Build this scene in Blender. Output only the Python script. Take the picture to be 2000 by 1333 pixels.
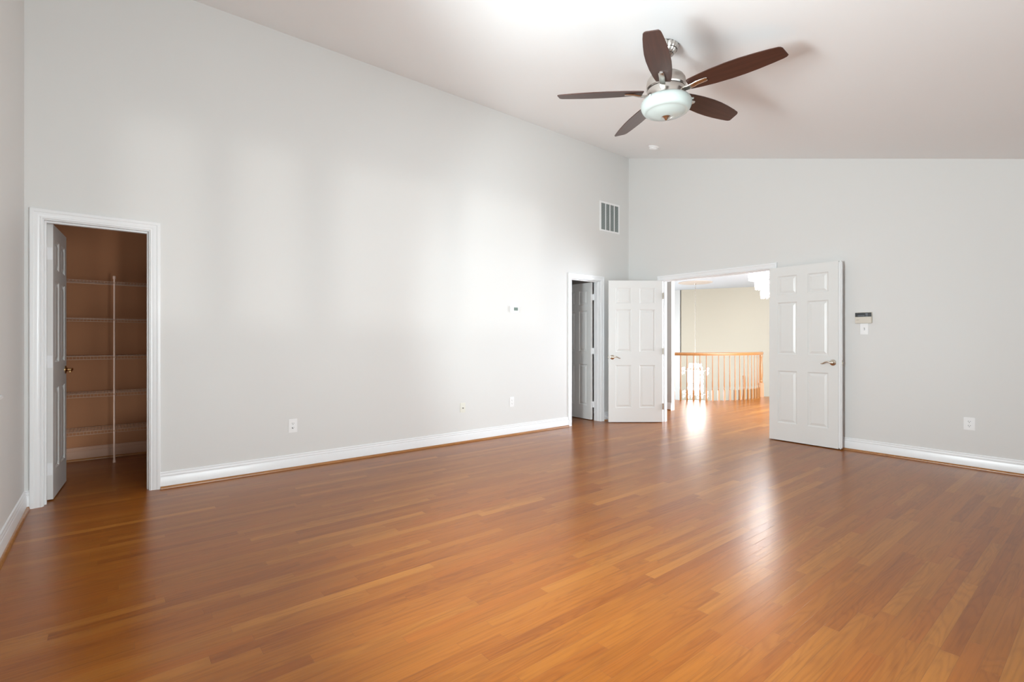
import bpy, bmesh, math, random
from mathutils import Vector, Matrix

# ------------------------------------------------------------------ clear
for o in list(bpy.data.objects):
    bpy.data.objects.remove(o, do_unlink=True)
SC = bpy.context.scene
COL = SC.collection
R = math.radians

# ------------------------------------------------------------------ camera
cam_d = bpy.data.cameras.new('camera')
cam = bpy.data.objects.new('camera', cam_d)
COL.objects.link(cam)
cam_d.sensor_width = 36.0
cam_d.lens = 969.66 / 2000 * 36.0
cam_d.shift_y = -1.2 / 2000
cam_d.clip_start = 0.02
cam.location = (0, 0, 1.1875)
cam.rotation_euler = (R(90), 0, 0.8935)
SC.camera = cam

# ------------------------------------------------------------------ world, exposure
SC.view_settings.view_transform = 'Standard'
SC.view_settings.look = 'None'
SC.view_settings.gamma = 1.0
SC.view_settings.use_curve_mapping = False
SC.view_settings.exposure = 0.0
SC.cycles.max_bounces = 14
SC.cycles.diffuse_bounces = 8
SC.cycles.glossy_bounces = 6
SC.cycles.transmission_bounces = 8
SC.cycles.transparent_max_bounces = 12
SC.cycles.caustics_reflective = False
SC.cycles.caustics_refractive = False
SC.cycles.sample_clamp_indirect = 6.0
SC.cycles.use_denoising = True

w = bpy.data.worlds.new('world')
SC.world = w
w.use_nodes = True
bg = w.node_tree.nodes['Background']
bg.inputs[0].default_value = (0.75, 0.87, 1.0, 1)
bg.inputs[1].default_value = 0.35


def area_light(name, loc, rot, sx, sy, power, color=(1, 1, 1), spread=180):
    l = bpy.data.lights.new(name, 'AREA')
    l.shape = 'RECTANGLE'
    l.size = sx
    l.size_y = sy
    l.energy = power
    l.color = color
    l.spread = R(spread)
    o = bpy.data.objects.new(name, l)
    COL.objects.link(o)
    o.location = loc
    o.rotation_euler = rot
    return o


# room numbers (metres)
AX = -4.8593      # long left wall, room face
BY = 6.2248       # far wall, room face
NY = -0.484       # near wall, room face
EX = 0.65         # eave wall on the right, room face
T = 0.12          # wall thickness
ZT = 4.0079       # ceiling height at the long wall
SL = 0.2871       # slope of the ceiling
HZ = 2.52         # hall ceiling


def ceil_z(x):
    return ZT - SL * (x - AX)


# daylight through the windows: (opening centre), facing into the room
WIN_Z0, WIN_Z1 = 0.91, 2.15
near_windows = [(-3.485, -2.565), (-2.20, -1.28)]
eave_windows = [(0.60, 1.25), (1.38, 2.03), (2.25, 3.60), (3.75, 5.10)]
EZ0, EZ1 = 0.22, 1.97
DAY = (0.855, 0.955, 0.985)
SKYW = (0.85, 0.96, 1.0)
NEAR_P = (14, 308)          # the window nearest the camera is the bright, open one
GND_P = (210, 60)
EAVE_P = (152, 164, 3, 6)
for i, (a, b) in enumerate(near_windows):
    area_light('daylight_near_window', ((a + b) / 2, NY - T - 0.10, (WIN_Z0 + WIN_Z1) / 2), (R(90), 0, 0), b - a, WIN_Z1 - WIN_Z0, NEAR_P[i], DAY)
    # sunlit ground outside, shining up through the same window
    area_light('ground_bounce_near', ((a + b) / 2, NY - 2.6, -0.35), (R(90 + 32), 0, 0), 3.4, 2.2, GND_P[i], SKYW)
for i, (a, b) in enumerate(eave_windows):
    area_light('daylight_eave_window', (EX + T + 0.10, (a + b) / 2, (EZ0 + EZ1) / 2), (R(90), 0, R(90)), b - a, EZ1 - EZ0, EAVE_P[i] * (b - a), DAY)
area_light('ground_bounce_eave', (EX + 1.5, 2.8, -0.15), (R(90 + 45), 0, R(90)), 5.2, 1.6, 80, SKYW)
# low, soft sunlight thrown back by glass outside: rises through the eave windows on to the long wall
sun = bpy.data.lights.new('reflected_sunlight', 'SUN')
sun.energy = 0.32
sun.angle = R(3.0)
sun.color = (1.0, 0.99, 0.96)
suno = bpy.data.objects.new('reflected_sunlight', sun)
COL.objects.link(suno)
suno.location = (3, 2, 0.5)
suno.rotation_euler = Vector((-5.51, -0.60, 1.03)).to_track_quat('-Z', 'Y').to_euler()
area_light('hall_fill_light', (-1.62, 9.2, 1.15), (R(90), 0, R(90)), 2.2, 1.7, 330, (0.86, 0.96, 1.06))  # unseen lamp added to brighten the hall; no window is built here
area_light('foyer_fill_light', (-8.68, 9.4, 0.6), (R(90), 0, R(-90)), 1.6, 2.2, 150, (0.88, 0.97, 1.06))  # added fill for the stairwell, out of view; the wall has no opening


# ------------------------------------------------------------------ material helpers
def new_mat(name):
    m = bpy.data.materials.new(name)
    m.use_nodes = True
    return m, m.node_tree, m.node_tree.nodes['Principled BSDF']


def mat(name, col, rough=0.5, metal=0.0, spec=0.5, bump=0.0, scale=200.0, var=0.0, coat=0.0, emit=None, estr=0.0, trans=0.0):
    m, nt, b = new_mat(name)
    b.inputs['Base Color'].default_value = (*col, 1)
    b.inputs['Roughness'].default_value = rough
    b.inputs['Metallic'].default_value = metal
    b.inputs['Specular IOR Level'].default_value = spec
    b.inputs['Coat Weight'].default_value = coat
    b.inputs['Transmission Weight'].default_value = trans
    if emit:
        b.inputs['Emission Color'].default_value = (*emit, 1)
        b.inputs['Emission Strength'].default_value = estr
    tc = nt.nodes.new('ShaderNodeTexCoord')
    n = nt.nodes.new('ShaderNodeTexNoise')
    n.inputs['Scale'].default_value = scale
    n.inputs['Detail'].default_value = 3
    nt.links.new(tc.outputs['Object'], n.inputs['Vector'])
    if bump:
        bp = nt.nodes.new('ShaderNodeBump')
        bp.inputs['Strength'].default_value = bump
        bp.inputs['Distance'].default_value = 0.001
        nt.links.new(n.outputs['Fac'], bp.inputs['Height'])
        nt.links.new(bp.outputs['Normal'], b.inputs['Normal'])
    if var:
        mx = nt.nodes.new('ShaderNodeMix')
        mx.data_type = 'RGBA'
        mx.inputs[6].default_value = (*[c * (1 - var) for c in col], 1)
        mx.inputs[7].default_value = (*[min(1, c * (1 + var)) for c in col], 1)
        nt.links.new(n.outputs['Fac'], mx.inputs[0])
        nt.links.new(mx.outputs[2], b.inputs['Base Color'])
    return m


class NB:
    """small node-building helper"""
    def __init__(self, nt):
        self.nt = nt

    def val(self, s, sock):
        if hasattr(s, 'is_output'):
            self.nt.links.new(s, sock)
        else:
            sock.default_value = s

    def m(self, op, a, b=None, c=None):
        n = self.nt.nodes.new('ShaderNodeMath')
        n.operation = op
        self.val(a, n.inputs[0])
        if b is not None:
            self.val(b, n.inputs[1])
        if c is not None:
            self.val(c, n.inputs[2])
        return n.outputs[0]

    def xyz(self, a, b, c):
        n = self.nt.nodes.new('ShaderNodeCombineXYZ')
        self.val(a, n.inputs[0]); self.val(b, n.inputs[1]); self.val(c, n.inputs[2])
        return n.outputs[0]

    def white(self, v):
        n = self.nt.nodes.new('ShaderNodeTexWhiteNoise')
        n.noise_dimensions = '3D'
        self.nt.links.new(v, n.inputs['Vector'])
        return n.outputs['Value']

    def noise(self, v, scale, detail=3, rough=0.5, dist=0.0):
        n = self.nt.nodes.new('ShaderNodeTexNoise')
        self.nt.links.new(v, n.inputs['Vector'])
        n.inputs['Scale'].default_value = scale
        n.inputs['Detail'].default_value = detail
        n.inputs['Roughness'].default_value = rough
        n.inputs['Distortion'].default_value = dist
        return n.outputs['Fac']

    def ramp(self, f, stops):
        n = self.nt.nodes.new('ShaderNodeValToRGB')
        e = n.color_ramp.elements
        while len(e) < len(stops):
            e.new(0.5)
        for i, (p, c) in enumerate(stops):
            e[i].position = p
            e[i].color = (*c, 1) if len(c) == 3 else c
        self.nt.links.new(f, n.inputs[0])
        return n.outputs[0]

    def mix(self, f, a, b, mode='MIX'):
        n = self.nt.nodes.new('ShaderNodeMix')
        n.data_type = 'RGBA'
        n.blend_type = mode
        self.val(f, n.inputs[0])
        for s, k in ((a, 6), (b, 7)):
            if hasattr(s, 'is_output'):
                self.nt.links.new(s, n.inputs[k])
            else:
                n.inputs[k].default_value = (*s, 1)
        return n.outputs[2]


def floor_material():
    m, nt, b = new_mat('strip_oak_floor')
    g = NB(nt)
    tc = nt.nodes.new('ShaderNodeTexCoord')
    sp = nt.nodes.new('ShaderNodeSeparateXYZ')
    nt.links.new(tc.outputs['Object'], sp.inputs[0])
    x, y = sp.outputs[0], sp.outputs[1]
    PW = 0.057
    xr = g.m('DIVIDE', x, PW)
    row = g.m('FLOOR', xr)
    fx = g.m('FRACT', xr)
    w1 = g.white(g.xyz(row, 3.1, 0.0))
    w2 = g.white(g.xyz(row, 9.7, 5.0))
    ln = g.m('ADD', g.m('MULTIPLY', w2, 0.75), 0.55)
    ys = g.m('DIVIDE', g.m('ADD', y, g.m('MULTIPLY', w1, 7.0)), ln)
    seg = g.m('FLOOR', ys)
    fy = g.m('FRACT', ys)
    idv = g.xyz(row, seg, 1.3)
    pid = g.white(idv)
    pid2 = g.white(g.xyz(seg, row, 8.8))
    tone = g.ramp(pid, [(0.0, (0.255, 0.074, 0.0078)), (0.15, (0.280, 0.084, 0.0085)), (0.35, (0.300, 0.098, 0.0105)), (0.5, (0.305, 0.090, 0.0090)),
                        (0.75, (0.318, 0.106, 0.0120)), (0.9, (0.330, 0.116, 0.0150)), (1.0, (0.395, 0.150, 0.022))])
    # fine grain streaks
    gv = g.xyz(g.m('ADD', g.m('MULTIPLY', x, 55.0), g.m('MULTIPLY', pid, 91.0)), g.m('MULTIPLY', y, 1.6), g.m('MULTIPLY', pid2, 17.0))
    gr = g.noise(gv, 1.6, 5, 0.6, 0.3)
    # cathedral figure: contours of a stretched noise, different for each strip
    cv = g.xyz(g.m('ADD', g.m('MULTIPLY', x, 9.0), g.m('MULTIPLY', pid, 53.0)), g.m('MULTIPLY', y, 1.0), g.m('MULTIPLY', pid2, 31.0))
    cn = g.noise(cv, 1.0, 2, 0.45, 0.25)
    rings = g.m('SINE', g.m('MULTIPLY', cn, 95.0))
    rings = g.m('ADD', g.m('MULTIPLY', rings, 0.5), 0.5)
    rings = g.m('POWER', rings, 2.5)
    figure = g.m('MULTIPLY', rings, g.m('MULTIPLY', g.m('GREATER_THAN', pid2, 0.35), 0.30))
    dark = g.mix(1.0, tone, (0.60, 0.50, 0.42), 'MULTIPLY')
    c = g.mix(figure, tone, dark)
    grc = g.ramp(gr, [(0.25, (0.74, 0.70, 0.66)), (0.5, (1.0, 1.0, 1.0)), (0.8, (1.12, 1.10, 1.08))])
    c = g.mix(1.0, c, grc, 'MULTIPLY')
    # occasional mineral streaks
    sv = g.xyz(g.m('MULTIPLY', x, 110.0), g.m('MULTIPLY', y, 5.0), g.m('MULTIPLY', pid, 40.0))
    st = g.noise(sv, 1.0, 1, 0.4, 0.0)
    stm = g.ramp(st, [(0.79, (0, 0, 0)), (0.84, (1, 1, 1))])
    c = g.mix(g.m('MULTIPLY', stm, 0.55), c, (0.16, 0.07, 0.03))
    # broad, gentle variation of the old finish
    bv = g.noise(tc.outputs['Object'], 0.55, 2, 0.5)
    c = g.mix(0.5, c, g.ramp(bv, [(0.3, (0.90, 0.87, 0.85)), (0.7, (1.06, 1.06, 1.05))]), 'MULTIPLY')
    # seams
    ex = g.m('MINIMUM', fx, g.m('SUBTRACT', 1.0, fx))
    ey = g.m('MULTIPLY', g.m('MINIMUM', fy, g.m('SUBTRACT', 1.0, fy)), g.m('DIVIDE', ln, PW))
    e = g.m('MINIMUM', ex, ey)
    seam = g.ramp(e, [(0.0, (0, 0, 0)), (0.022, (1, 1, 1))])
    seamf = g.m('SUBTRACT', 1.0, seam)
    c = g.mix(g.m('MULTIPLY', seamf, 0.42), c, (0.10, 0.04, 0.014))
    nt.links.new(c, b.inputs['Base Color'])
    b.inputs['Roughness'].default_value = 0.28
    b.inputs['Specular IOR Level'].default_value = 0.36
    b.inputs['Coat Weight'].default_value = 0.0
    b.inputs['Coat Roughness'].default_value = 0.12
    hgt = g.m('ADD', g.m('MULTIPLY', seam, 0.5), g.m('ADD', g.m('MULTIPLY', rings, -0.22), g.m('MULTIPLY', gr, 0.18)))
    hgt = g.m('ADD', hgt, g.m('MULTIPLY', pid2, 0.25))
    bp = nt.nodes.new('ShaderNodeBump')
    bp.inputs['Strength'].default_value = 0.35
    bp.inputs['Distance'].default_value = 0.0009
    nt.links.new(hgt, bp.inputs['Height'])
    nt.links.new(bp.outputs['Normal'], b.inputs['Normal'])
    return m


def wood_material(name, base, dark, axis=0, rough=0.35, sc=30.0, coat=0.0):
    m, nt, b = new_mat(name)
    g = NB(nt)
    tc = nt.nodes.new('ShaderNodeTexCoord')
    sp = nt.nodes.new('ShaderNodeSeparateXYZ')
    nt.links.new(tc.outputs['Object'], sp.inputs[0])
    s = [sc, sc, sc]
    s[axis] = sc * 0.05
    v = g.xyz(g.m('MULTIPLY', sp.outputs[0], s[0]), g.m('MULTIPLY', sp.outputs[1], s[1]), g.m('MULTIPLY', sp.outputs[2], s[2]))
    n = g.noise(v, 2.0, 4, 0.6, 0.5)
    c = g.ramp(n, [(0.3, dark), (0.7, base)])
    nt.links.new(c, b.inputs['Base Color'])
    b.inputs['Roughness'].default_value = rough
    b.inputs['Coat Weight'].default_value = coat
    bp = nt.nodes.new('ShaderNodeBump')
    bp.inputs['Strength'].default_value = 0.1
    bp.inputs['Distance'].default_value = 0.0005
    nt.links.new(n, bp.inputs['Height'])
    nt.links.new(bp.outputs['Normal'], b.inputs['Normal'])
    return m


def pane_material():
    m = bpy.data.materials.new('window_glass')
    m.use_nodes = True
    nt = m.node_tree
    nt.nodes.clear()
    o = nt.nodes.new('ShaderNodeOutputMaterial')
    t = nt.nodes.new('ShaderNodeBsdfTransparent')
    gl = nt.nodes.new('ShaderNodeBsdfGlossy')
    gl.inputs['Roughness'].default_value = 0.02
    fr = nt.nodes.new('ShaderNodeFresnel')
    fr.inputs[0].default_value = 1.45
    mx = nt.nodes.new('ShaderNodeMixShader')
    nt.links.new(fr.outputs[0], mx.inputs[0])
    nt.links.new(t.outputs[0], mx.inputs[1])
    nt.links.new(gl.outputs[0], mx.inputs[2])
    nt.links.new(mx.outputs[0], o.inputs[0])
    return m


M = dict(
    wall=mat('wall_paint_grey', (0.70, 0.695, 0.68), 0.55, bump=0.08, scale=260),
    wall_hall=mat('hall_paint_cream', (0.415, 0.37, 0.29), 0.6, bump=0.08, scale=260),
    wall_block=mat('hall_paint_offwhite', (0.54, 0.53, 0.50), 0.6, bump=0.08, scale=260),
    wall_closet=mat('closet_paint_shaded', (0.33, 0.145, 0.070), 0.75, spec=0.12, bump=0.08, scale=260),  # the closet's warm brown shade is painted into the wall colour
    ceil=mat('ceiling_paint_white', (0.865, 0.865, 0.865), 0.7, bump=0.1, scale=220),
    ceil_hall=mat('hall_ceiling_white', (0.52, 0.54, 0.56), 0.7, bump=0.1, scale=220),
    trim=mat('trim_enamel_white', (0.82, 0.83, 0.84), 0.28, bump=0.03, scale=120),
    door=mat('door_enamel_white', (0.74, 0.74, 0.725), 0.32, bump=0.05, scale=150),
    floor=floor_material(),
    trim_closet=mat('closet_trim_shaded', (0.44, 0.25, 0.165), 0.45, spec=0.25, bump=0.03, scale=120),  # white trim with the dim closet light put into its colour
    shoe=wood_material('shoe_moulding_oak', (0.42, 0.19, 0.06), (0.28, 0.11, 0.03), 1, 0.3),
    oak=wood_material('rail_oak', (0.37, 0.17, 0.06), (0.30, 0.125, 0.04), 2, 0.3),
    blade=wood_material('blade_walnut', (0.070, 0.025, 0.016), (0.040, 0.015, 0.010), 0, 0.38, 25, 0.0),
    nickel=mat('brushed_nickel', (0.60, 0.56, 0.52), 0.27, 1.0, bump=0.05, scale=300),
    nickel_dark=mat('dark_nickel_gap', (0.05, 0.045, 0.04), 0.4, 0.6),
    brass=mat('polished_brass', (0.78, 0.50, 0.22), 0.22, 1.0, bump=0.02, scale=80),
    satin=mat('satin_nickel_lever', (0.70, 0.64, 0.55), 0.22, 1.0, bump=0.02, scale=80),
    frosted=mat('frosted_glass_white', (0.47, 0.52, 0.50), 0.22, bump=0.02, scale=60, coat=0.2),
    plastic=mat('white_plastic', (0.84, 0.84, 0.84), 0.35, bump=0.02, scale=90),
    almond=mat('almond_plastic', (0.74, 0.73, 0.66), 0.4, bump=0.02, scale=90),
    beige=mat('beige_plastic', (0.62, 0.57, 0.49), 0.4, bump=0.02, scale=90),
    black=mat('black_plastic', (0.012, 0.012, 0.014), 0.25, bump=0.02, scale=90),
    slot=mat('dark_slot', (0.03, 0.03, 0.03), 0.6, bump=0.02, scale=90),
    slotlite=mat('grey_slot', (0.30, 0.30, 0.30), 0.6, bump=0.02, scale=90),
    lcd=mat('liquid_crystal_display', (0.17, 0.23, 0.20), 0.25, bump=0.02, scale=90),
    led=mat('faint_display_marks', (0.22, 0.24, 0.27), 0.3, bump=0.02, scale=90),
    ventgrey=mat('grey_filter_mesh', (0.25, 0.28, 0.27), 0.8, bump=0.5, scale=900, var=0.15),
    wire=mat('white_wire_shaded', (0.38, 0.235, 0.165), 0.5, spec=0.3, bump=0.02, scale=90),  # the wire is white; its brown is closet shade put into the colour
    pole=mat('pole_enamel_shaded', (0.62, 0.42, 0.33), 0.4, bump=0.02, scale=90),  # closet shade tints this colour too; the pole itself is white
    rubber=mat('black_rubber', (0.015, 0.015, 0.015), 0.6, bump=0.02, scale=90),
    pane=pane_material(),
    crystal=mat('lamp_lit_crystal', (0.95, 0.95, 0.95), 0.05, trans=0.4, emit=(1.0, 0.98, 0.95), estr=9.0, bump=0.02, scale=60),
    crystal_far=mat('lamp_lit_crystal_foyer', (0.95, 0.95, 0.95), 0.05, trans=0.4, emit=(1.0, 0.98, 0.96), estr=3.2, bump=0.02, scale=60),
    chrome=mat('chandelier_chrome', (0.75, 0.74, 0.72), 0.15, 1.0, bump=0.02, scale=60),
    lower=mat('foyer_floor_stone', (0.70, 0.62, 0.52), 0.3, bump=0.02, scale=20, var=0.05),
    medal=mat('medallion_plaster', (0.52, 0.44, 0.37), 0.6, bump=0.05, scale=60),
)


# ------------------------------------------------------------------ mesh helpers
class MB:
    def __init__(self):
        self.v = []
        self.f = []

    def add(self, vs, fs, mtx=None):
        n = len(self.v)
        for p in vs:
            p = Vector(p)
            self.v.append(mtx @ p if mtx else p)
        self.f += [[n + i for i in q] for q in fs]
        return self

    def box(self, a, b, mtx=None):
        x0, y0, z0 = a
        x1, y1, z1 = b
        if x0 > x1: x0, x1 = x1, x0
        if y0 > y1: y0, y1 = y1, y0
        if z0 > z1: z0, z1 = z1, z0
        vs = [(x0, y0, z0), (x1, y0, z0), (x1, y1, z0), (x0, y1, z0), (x0, y0, z1), (x1, y0, z1), (x1, y1, z1), (x0, y1, z1)]
        return self.add(vs, [(3, 2, 1, 0), (4, 5, 6, 7), (0, 1, 5, 4), (1, 2, 6, 5), (2, 3, 7, 6), (3, 0, 4, 7)], mtx)

    def bbox(self, a, b, r=0.003, mtx=None):
        """box with chamfered edges"""
        x0, y0, z0 = [min(p, q) for p, q in zip(a, b)]
        x1, y1, z1 = [max(p, q) for p, q in zip(a, b)]
        r = min(r, (x1 - x0) / 2.01, (y1 - y0) / 2.01, (z1 - z0) / 2.01)
        bm = bmesh.new()
        bmesh.ops.create_cube(bm, size=1.0, matrix=Matrix.Translation(((x0 + x1) / 2, (y0 + y1) / 2, (z0 + z1) / 2)) @ Matrix.Diagonal((x1 - x0, y1 - y0, z1 - z0, 1)))
        bmesh.ops.bevel(bm, geom=bm.edges[:], offset=r, segments=2, affect='EDGES')
        bm.verts.index_update()
        self.add([v.co.copy() for v in bm.verts], [[v.index for v in f.verts] for f in bm.faces], mtx)
        bm.free()
        return self

    def lathe(self, prof, seg=32, mtx=None, cap=True):
        """profile [(r,z)...] about the z axis"""
        vs = []
        for r, z in prof:
            for k in range(seg):
                a = 2 * math.pi * k / seg
                vs.append((r * math.cos(a), r * math.sin(a), z))
        fs = []
        for i in range(len(prof) - 1):
            for k in range(seg):
                k2 = (k + 1) % seg
                fs.append((i * seg + k, i * seg + k2, (i + 1) * seg + k2, (i + 1) * seg + k))
        if cap:
            fs.append(tuple(reversed(range(seg))))
            fs.append(tuple((len(prof) - 1) * seg + k for k in range(seg)))
        return self.add(vs, fs, mtx)

    def tube(self, pts, r, seg=10, cap=True, mtx=None, flat=1.0):
        pts = [Vector(p) for p in pts]
        rs = r if isinstance(r, (list, tuple)) else [r] * len(pts)
        up = Vector((0, 0, 1))
        vs = []
        for i, p in enumerate(pts):
            t = (pts[min(i + 1, len(pts) - 1)] - pts[max(i - 1, 0)]).normalized()
            u = up if abs(t.z) < 0.95 else Vector((1, 0, 0))
            s = t.cross(u).normalized()
            n = s.cross(t).normalized()
            for k in range(seg):
                a = 2 * math.pi * k / seg
                vs.append(p + s * math.cos(a) * rs[i] + n * math.sin(a) * rs[i] * flat)
        fs = []
        for i in range(len(pts) - 1):
            for k in range(seg):
                k2 = (k + 1) % seg
                fs.append((i * seg + k, (i + 1) * seg + k, (i + 1) * seg + k2, i * seg + k2))
        if cap:
            fs.append(tuple(range(seg)))
            fs.append(tuple((len(pts) - 1) * seg + k for k in reversed(range(seg))))
        return self.add(vs, fs, mtx)

    def prism(self, poly, z0, z1, mtx=None):
        n = len(poly)
        vs = [(x, y, z0) for x, y in poly] + [(x, y, z1) for x, y in poly]
        fs = [tuple(reversed(range(n))), tuple(range(n, 2 * n))]
        for i in range(n):
            j = (i + 1) % n
            fs.append((i, j, n + j, n + i))
        return self.add(vs, fs, mtx)

    def sweep(self, prof, path, frames, closed=False):
        """profile [(a,b)] placed at path points with frames [(A,B)] vectors"""
        n = len(prof)
        vs = []
        for p, (A, B) in zip(path, frames):
            p, A, B = Vector(p), Vector(A), Vector(B)
            for a, b in prof:
                vs.append(p + A * a + B * b)
        fs = []
        k = len(path)
        for i in range(k if closed else k - 1):
            i2 = (i + 1) % k
            for j in range(n):
                j2 = (j + 1) % n
                fs.append((i * n + j, i * n + j2, i2 * n + j2, i2 * n + j))
        if not closed:
            fs.append(tuple(reversed(range(n))))
            fs.append(tuple((k - 1) * n + j for j in range(n)))
        return self.add(vs, fs)

    def build(self, name, material, parent=None, smooth=False, loc=None, angle=35):
        me = bpy.data.meshes.new(name)
        me.from_pydata([tuple(p) for p in self.v], [], self.f)
        me.update()
        bm = bmesh.new()
        bm.from_mesh(me)
        bmesh.ops.recalc_face_normals(bm, faces=bm.faces[:])
        bm.to_mesh(me)
        bm.free()
        me.materials.append(material)
        o = bpy.data.objects.new(name, me)
        COL.objects.link(o)
        if smooth:
            for p in me.polygons:
                p.use_smooth = True
            try:
                me.set_sharp_from_angle(angle=R(angle))
            except Exception:
                pass
        if parent:
            o.parent = parent
        if loc:
            o.location = loc
        return o


def tag(o, label=None, cat=None, group=None, kind=None):
    if label: o['label'] = label
    if cat: o['category'] = cat
    if group: o['group'] = group
    if kind: o['kind'] = kind
    return o


def empty(name, loc, rot=(0, 0, 0), **kw):
    o = bpy.data.objects.new(name, None)
    o.empty_display_size = 0.1
    COL.objects.link(o)
    o.location = loc
    o.rotation_euler = rot
    return tag(o, **kw)


def copy_tree(o, parent=None):
    c = o.copy()
    COL.objects.link(c)
    c.parent = parent
    for ch in o.children:
        copy_tree(ch, c)
    return c


def wall_with_holes(axis, face, back, lo, hi, z0, z1, holes):
    """boxes of a wall plane; axis 'x' means the wall lies at x=face..back and runs along y.
    holes: (a, b, za, zb)"""
    mb = MB()
    cuts = sorted(set([lo, hi] + [h[0] for h in holes] + [h[1] for h in holes]))
    for a, b in zip(cuts[:-1], cuts[1:]):
        spans = [(z0, z1)]
        for h in holes:
            if h[0] <= a + 1e-6 and h[1] >= b - 1e-6:
                ns = []
                for s in spans:
                    if h[2] > s[0]: ns.append((s[0], h[2]))
                    if h[3] < s[1]: ns.append((h[3], s[1]))
                spans = ns
        for s in spans:
            if s[1] - s[0] < 1e-5: continue
            if axis == 'x':
                mb.box((face, a, s[0]), (back, b, s[1]))
            else:
                mb.box((a, face, s[0]), (b, back, s[1]))
    return mb


# ------------------------------------------------------------------ door openings (clear, between jamb faces)
CL0, CL1 = -0.384, 0.223       # closet door, in wall_left
LN0, LN1 = 4.9725, 5.568       # second door, in wall_left
DB0, DB1 = -4.256, -2.724      # double door, in wall_far
HD = 2.051                     # head jamb underside
JT = 0.019
HEAD = HD + JT

# hall frame: X to the right of the camera, D straight ahead of it
cr, sr = math.cos(0.8935), math.sin(0.8935)


def W(X, D):
    return (X * cr - D * sr, X * sr + D * cr)


STAIR_C = W(3.9, 11.4)
STAIR_R = 1.66

# ------------------------------------------------------------------ floor
arc = []
for k in range(33):
    ph = 0.985 + (-1.25 - 0.985) * k / 32
    arc.append(W(3.9 + (STAIR_R - 0.05) * math.sin(ph), 11.4 - (STAIR_R - 0.05) * math.cos(ph)))
endp = W(6.9, 10.40)
fl = MB()
outline = [(-7.3, NY - T), (EX + T, NY - T), (EX + T, BY + T), (-1.5, BY + T), (-1.5, endp[1])]
outline += [endp]
outline += arc + [(-8.9, arc[-1][1] + 0.02), (-8.9, 6.0), (-7.3, 6.0)]
# simplify: build by slab prism of the outline
bm = bmesh.new()
top = [bm.verts.new((x, y, 0)) for x, y in outline]
face = bm.faces.new(top)
bmesh.ops.triangulate(bm, faces=[face])
r_ = bmesh.ops.extrude_face_region(bm, geom=bm.faces[:])
bmesh.ops.translate(bm, vec=(0, 0, -0.3), verts=[g for g in r_['geom'] if isinstance(g, bmesh.types.BMVert)])
bmesh.ops.recalc_face_normals(bm, faces=bm.faces[:])
me = bpy.data.meshes.new('floor')
bm.to_mesh(me)
bm.free()
me.materials.append(M['floor'])
flo = bpy.data.objects.new('floor', me)
COL.objects.link(flo)
tag(flo, 'honey-coloured strip oak floor running through the room and the hall', 'floor', kind='structure')

# ------------------------------------------------------------------ room shell
ytop0, ytop1 = NY - T, BY + T


def struct(o, label, cat='wall'):
    return tag(o, label, cat, kind='structure')


mb = wall_with_holes('x', AX, AX - T, ytop0, ytop1, 0, ZT + 0.02,
                     [(CL0 - JT, CL1 + JT, 0, HEAD), (LN0 - JT, LN1 + JT, 0, HEAD)])
struct(mb.build('wall_left', M['wall']), 'long pale grey wall with the closet door and the narrow door')


def gable(face, back, holes, x0=AX, x1=EX + T, split=40):
    """wall under the sloping ceiling, running along x"""
    mb = MB()
    cuts = sorted(set([x0, x1] + [h[0] for h in holes] + [h[1] for h in holes]))
    for a, b in zip(cuts[:-1], cuts[1:]):
        spans = [[0, None]]
        for h in holes:
            if h[0] <= a + 1e-6 and h[1] >= b - 1e-6:
                ns = []
                if h[2] > 0: ns.append([0, h[2]])
                ns.append([h[3], None])
                spans = ns
        for s in spans:
            za = zb = s[1]
            if s[1] is None:
                za, zb = ceil_z(a) + 0.02, ceil_z(b) + 0.02
            vs = [(a, face, s[0]), (b, face, s[0]), (b, back, s[0]), (a, back, s[0]), (a, face, za), (b, face, zb), (b, back, zb), (a, back, za)]
            mb.add(vs, [(3, 2, 1, 0), (4, 5, 6, 7), (0, 1, 5, 4), (1, 2, 6, 5), (2, 3, 7, 6), (3, 0, 4, 7)])
    return mb


struct(gable(BY, BY + T, [(DB0 - JT, DB1 + JT, 0, HEAD)]).build('wall_far', M['wall']),
       'pale grey end wall with the open double doors')
struct(gable(NY, NY - T, [(a, b, WIN_Z0, WIN_Z1) for a, b in near_windows]).build('wall_near', M['wall']),
       'pale grey wall meeting the closet door corner at the left edge')
struct(wall_with_holes('x', EX, EX + T, NY, BY, 0, ceil_z(EX) + 0.02,
                       [(a, b, EZ0, EZ1) for a, b in eave_windows]).build('wall_right', M['wall']),
       'low pale grey window wall under the foot of the sloping ceiling')
cb = MB()
xa, xb = AX - T, EX + T
cb.add([(xa, ytop0, ceil_z(xa)), (xb, ytop0, ceil_z(xb)), (xb, ytop1, ceil_z(xb)), (xa, ytop1, ceil_z(xa)),
        (xa, ytop0, ceil_z(xa) + .15), (xb, ytop0, ceil_z(xb) + .15), (xb, ytop1, ceil_z(xb) + .15), (xa, ytop1, ceil_z(xa) + .15)],
       [(3, 2, 1, 0), (4, 5, 6, 7), (0, 1, 5, 4), (1, 2, 6, 5), (2, 3, 7, 6), (3, 0, 4, 7)])
struct(cb.build('ceiling', M['ceil']), 'white ceiling sloping down from the long wall', 'ceiling')

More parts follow.
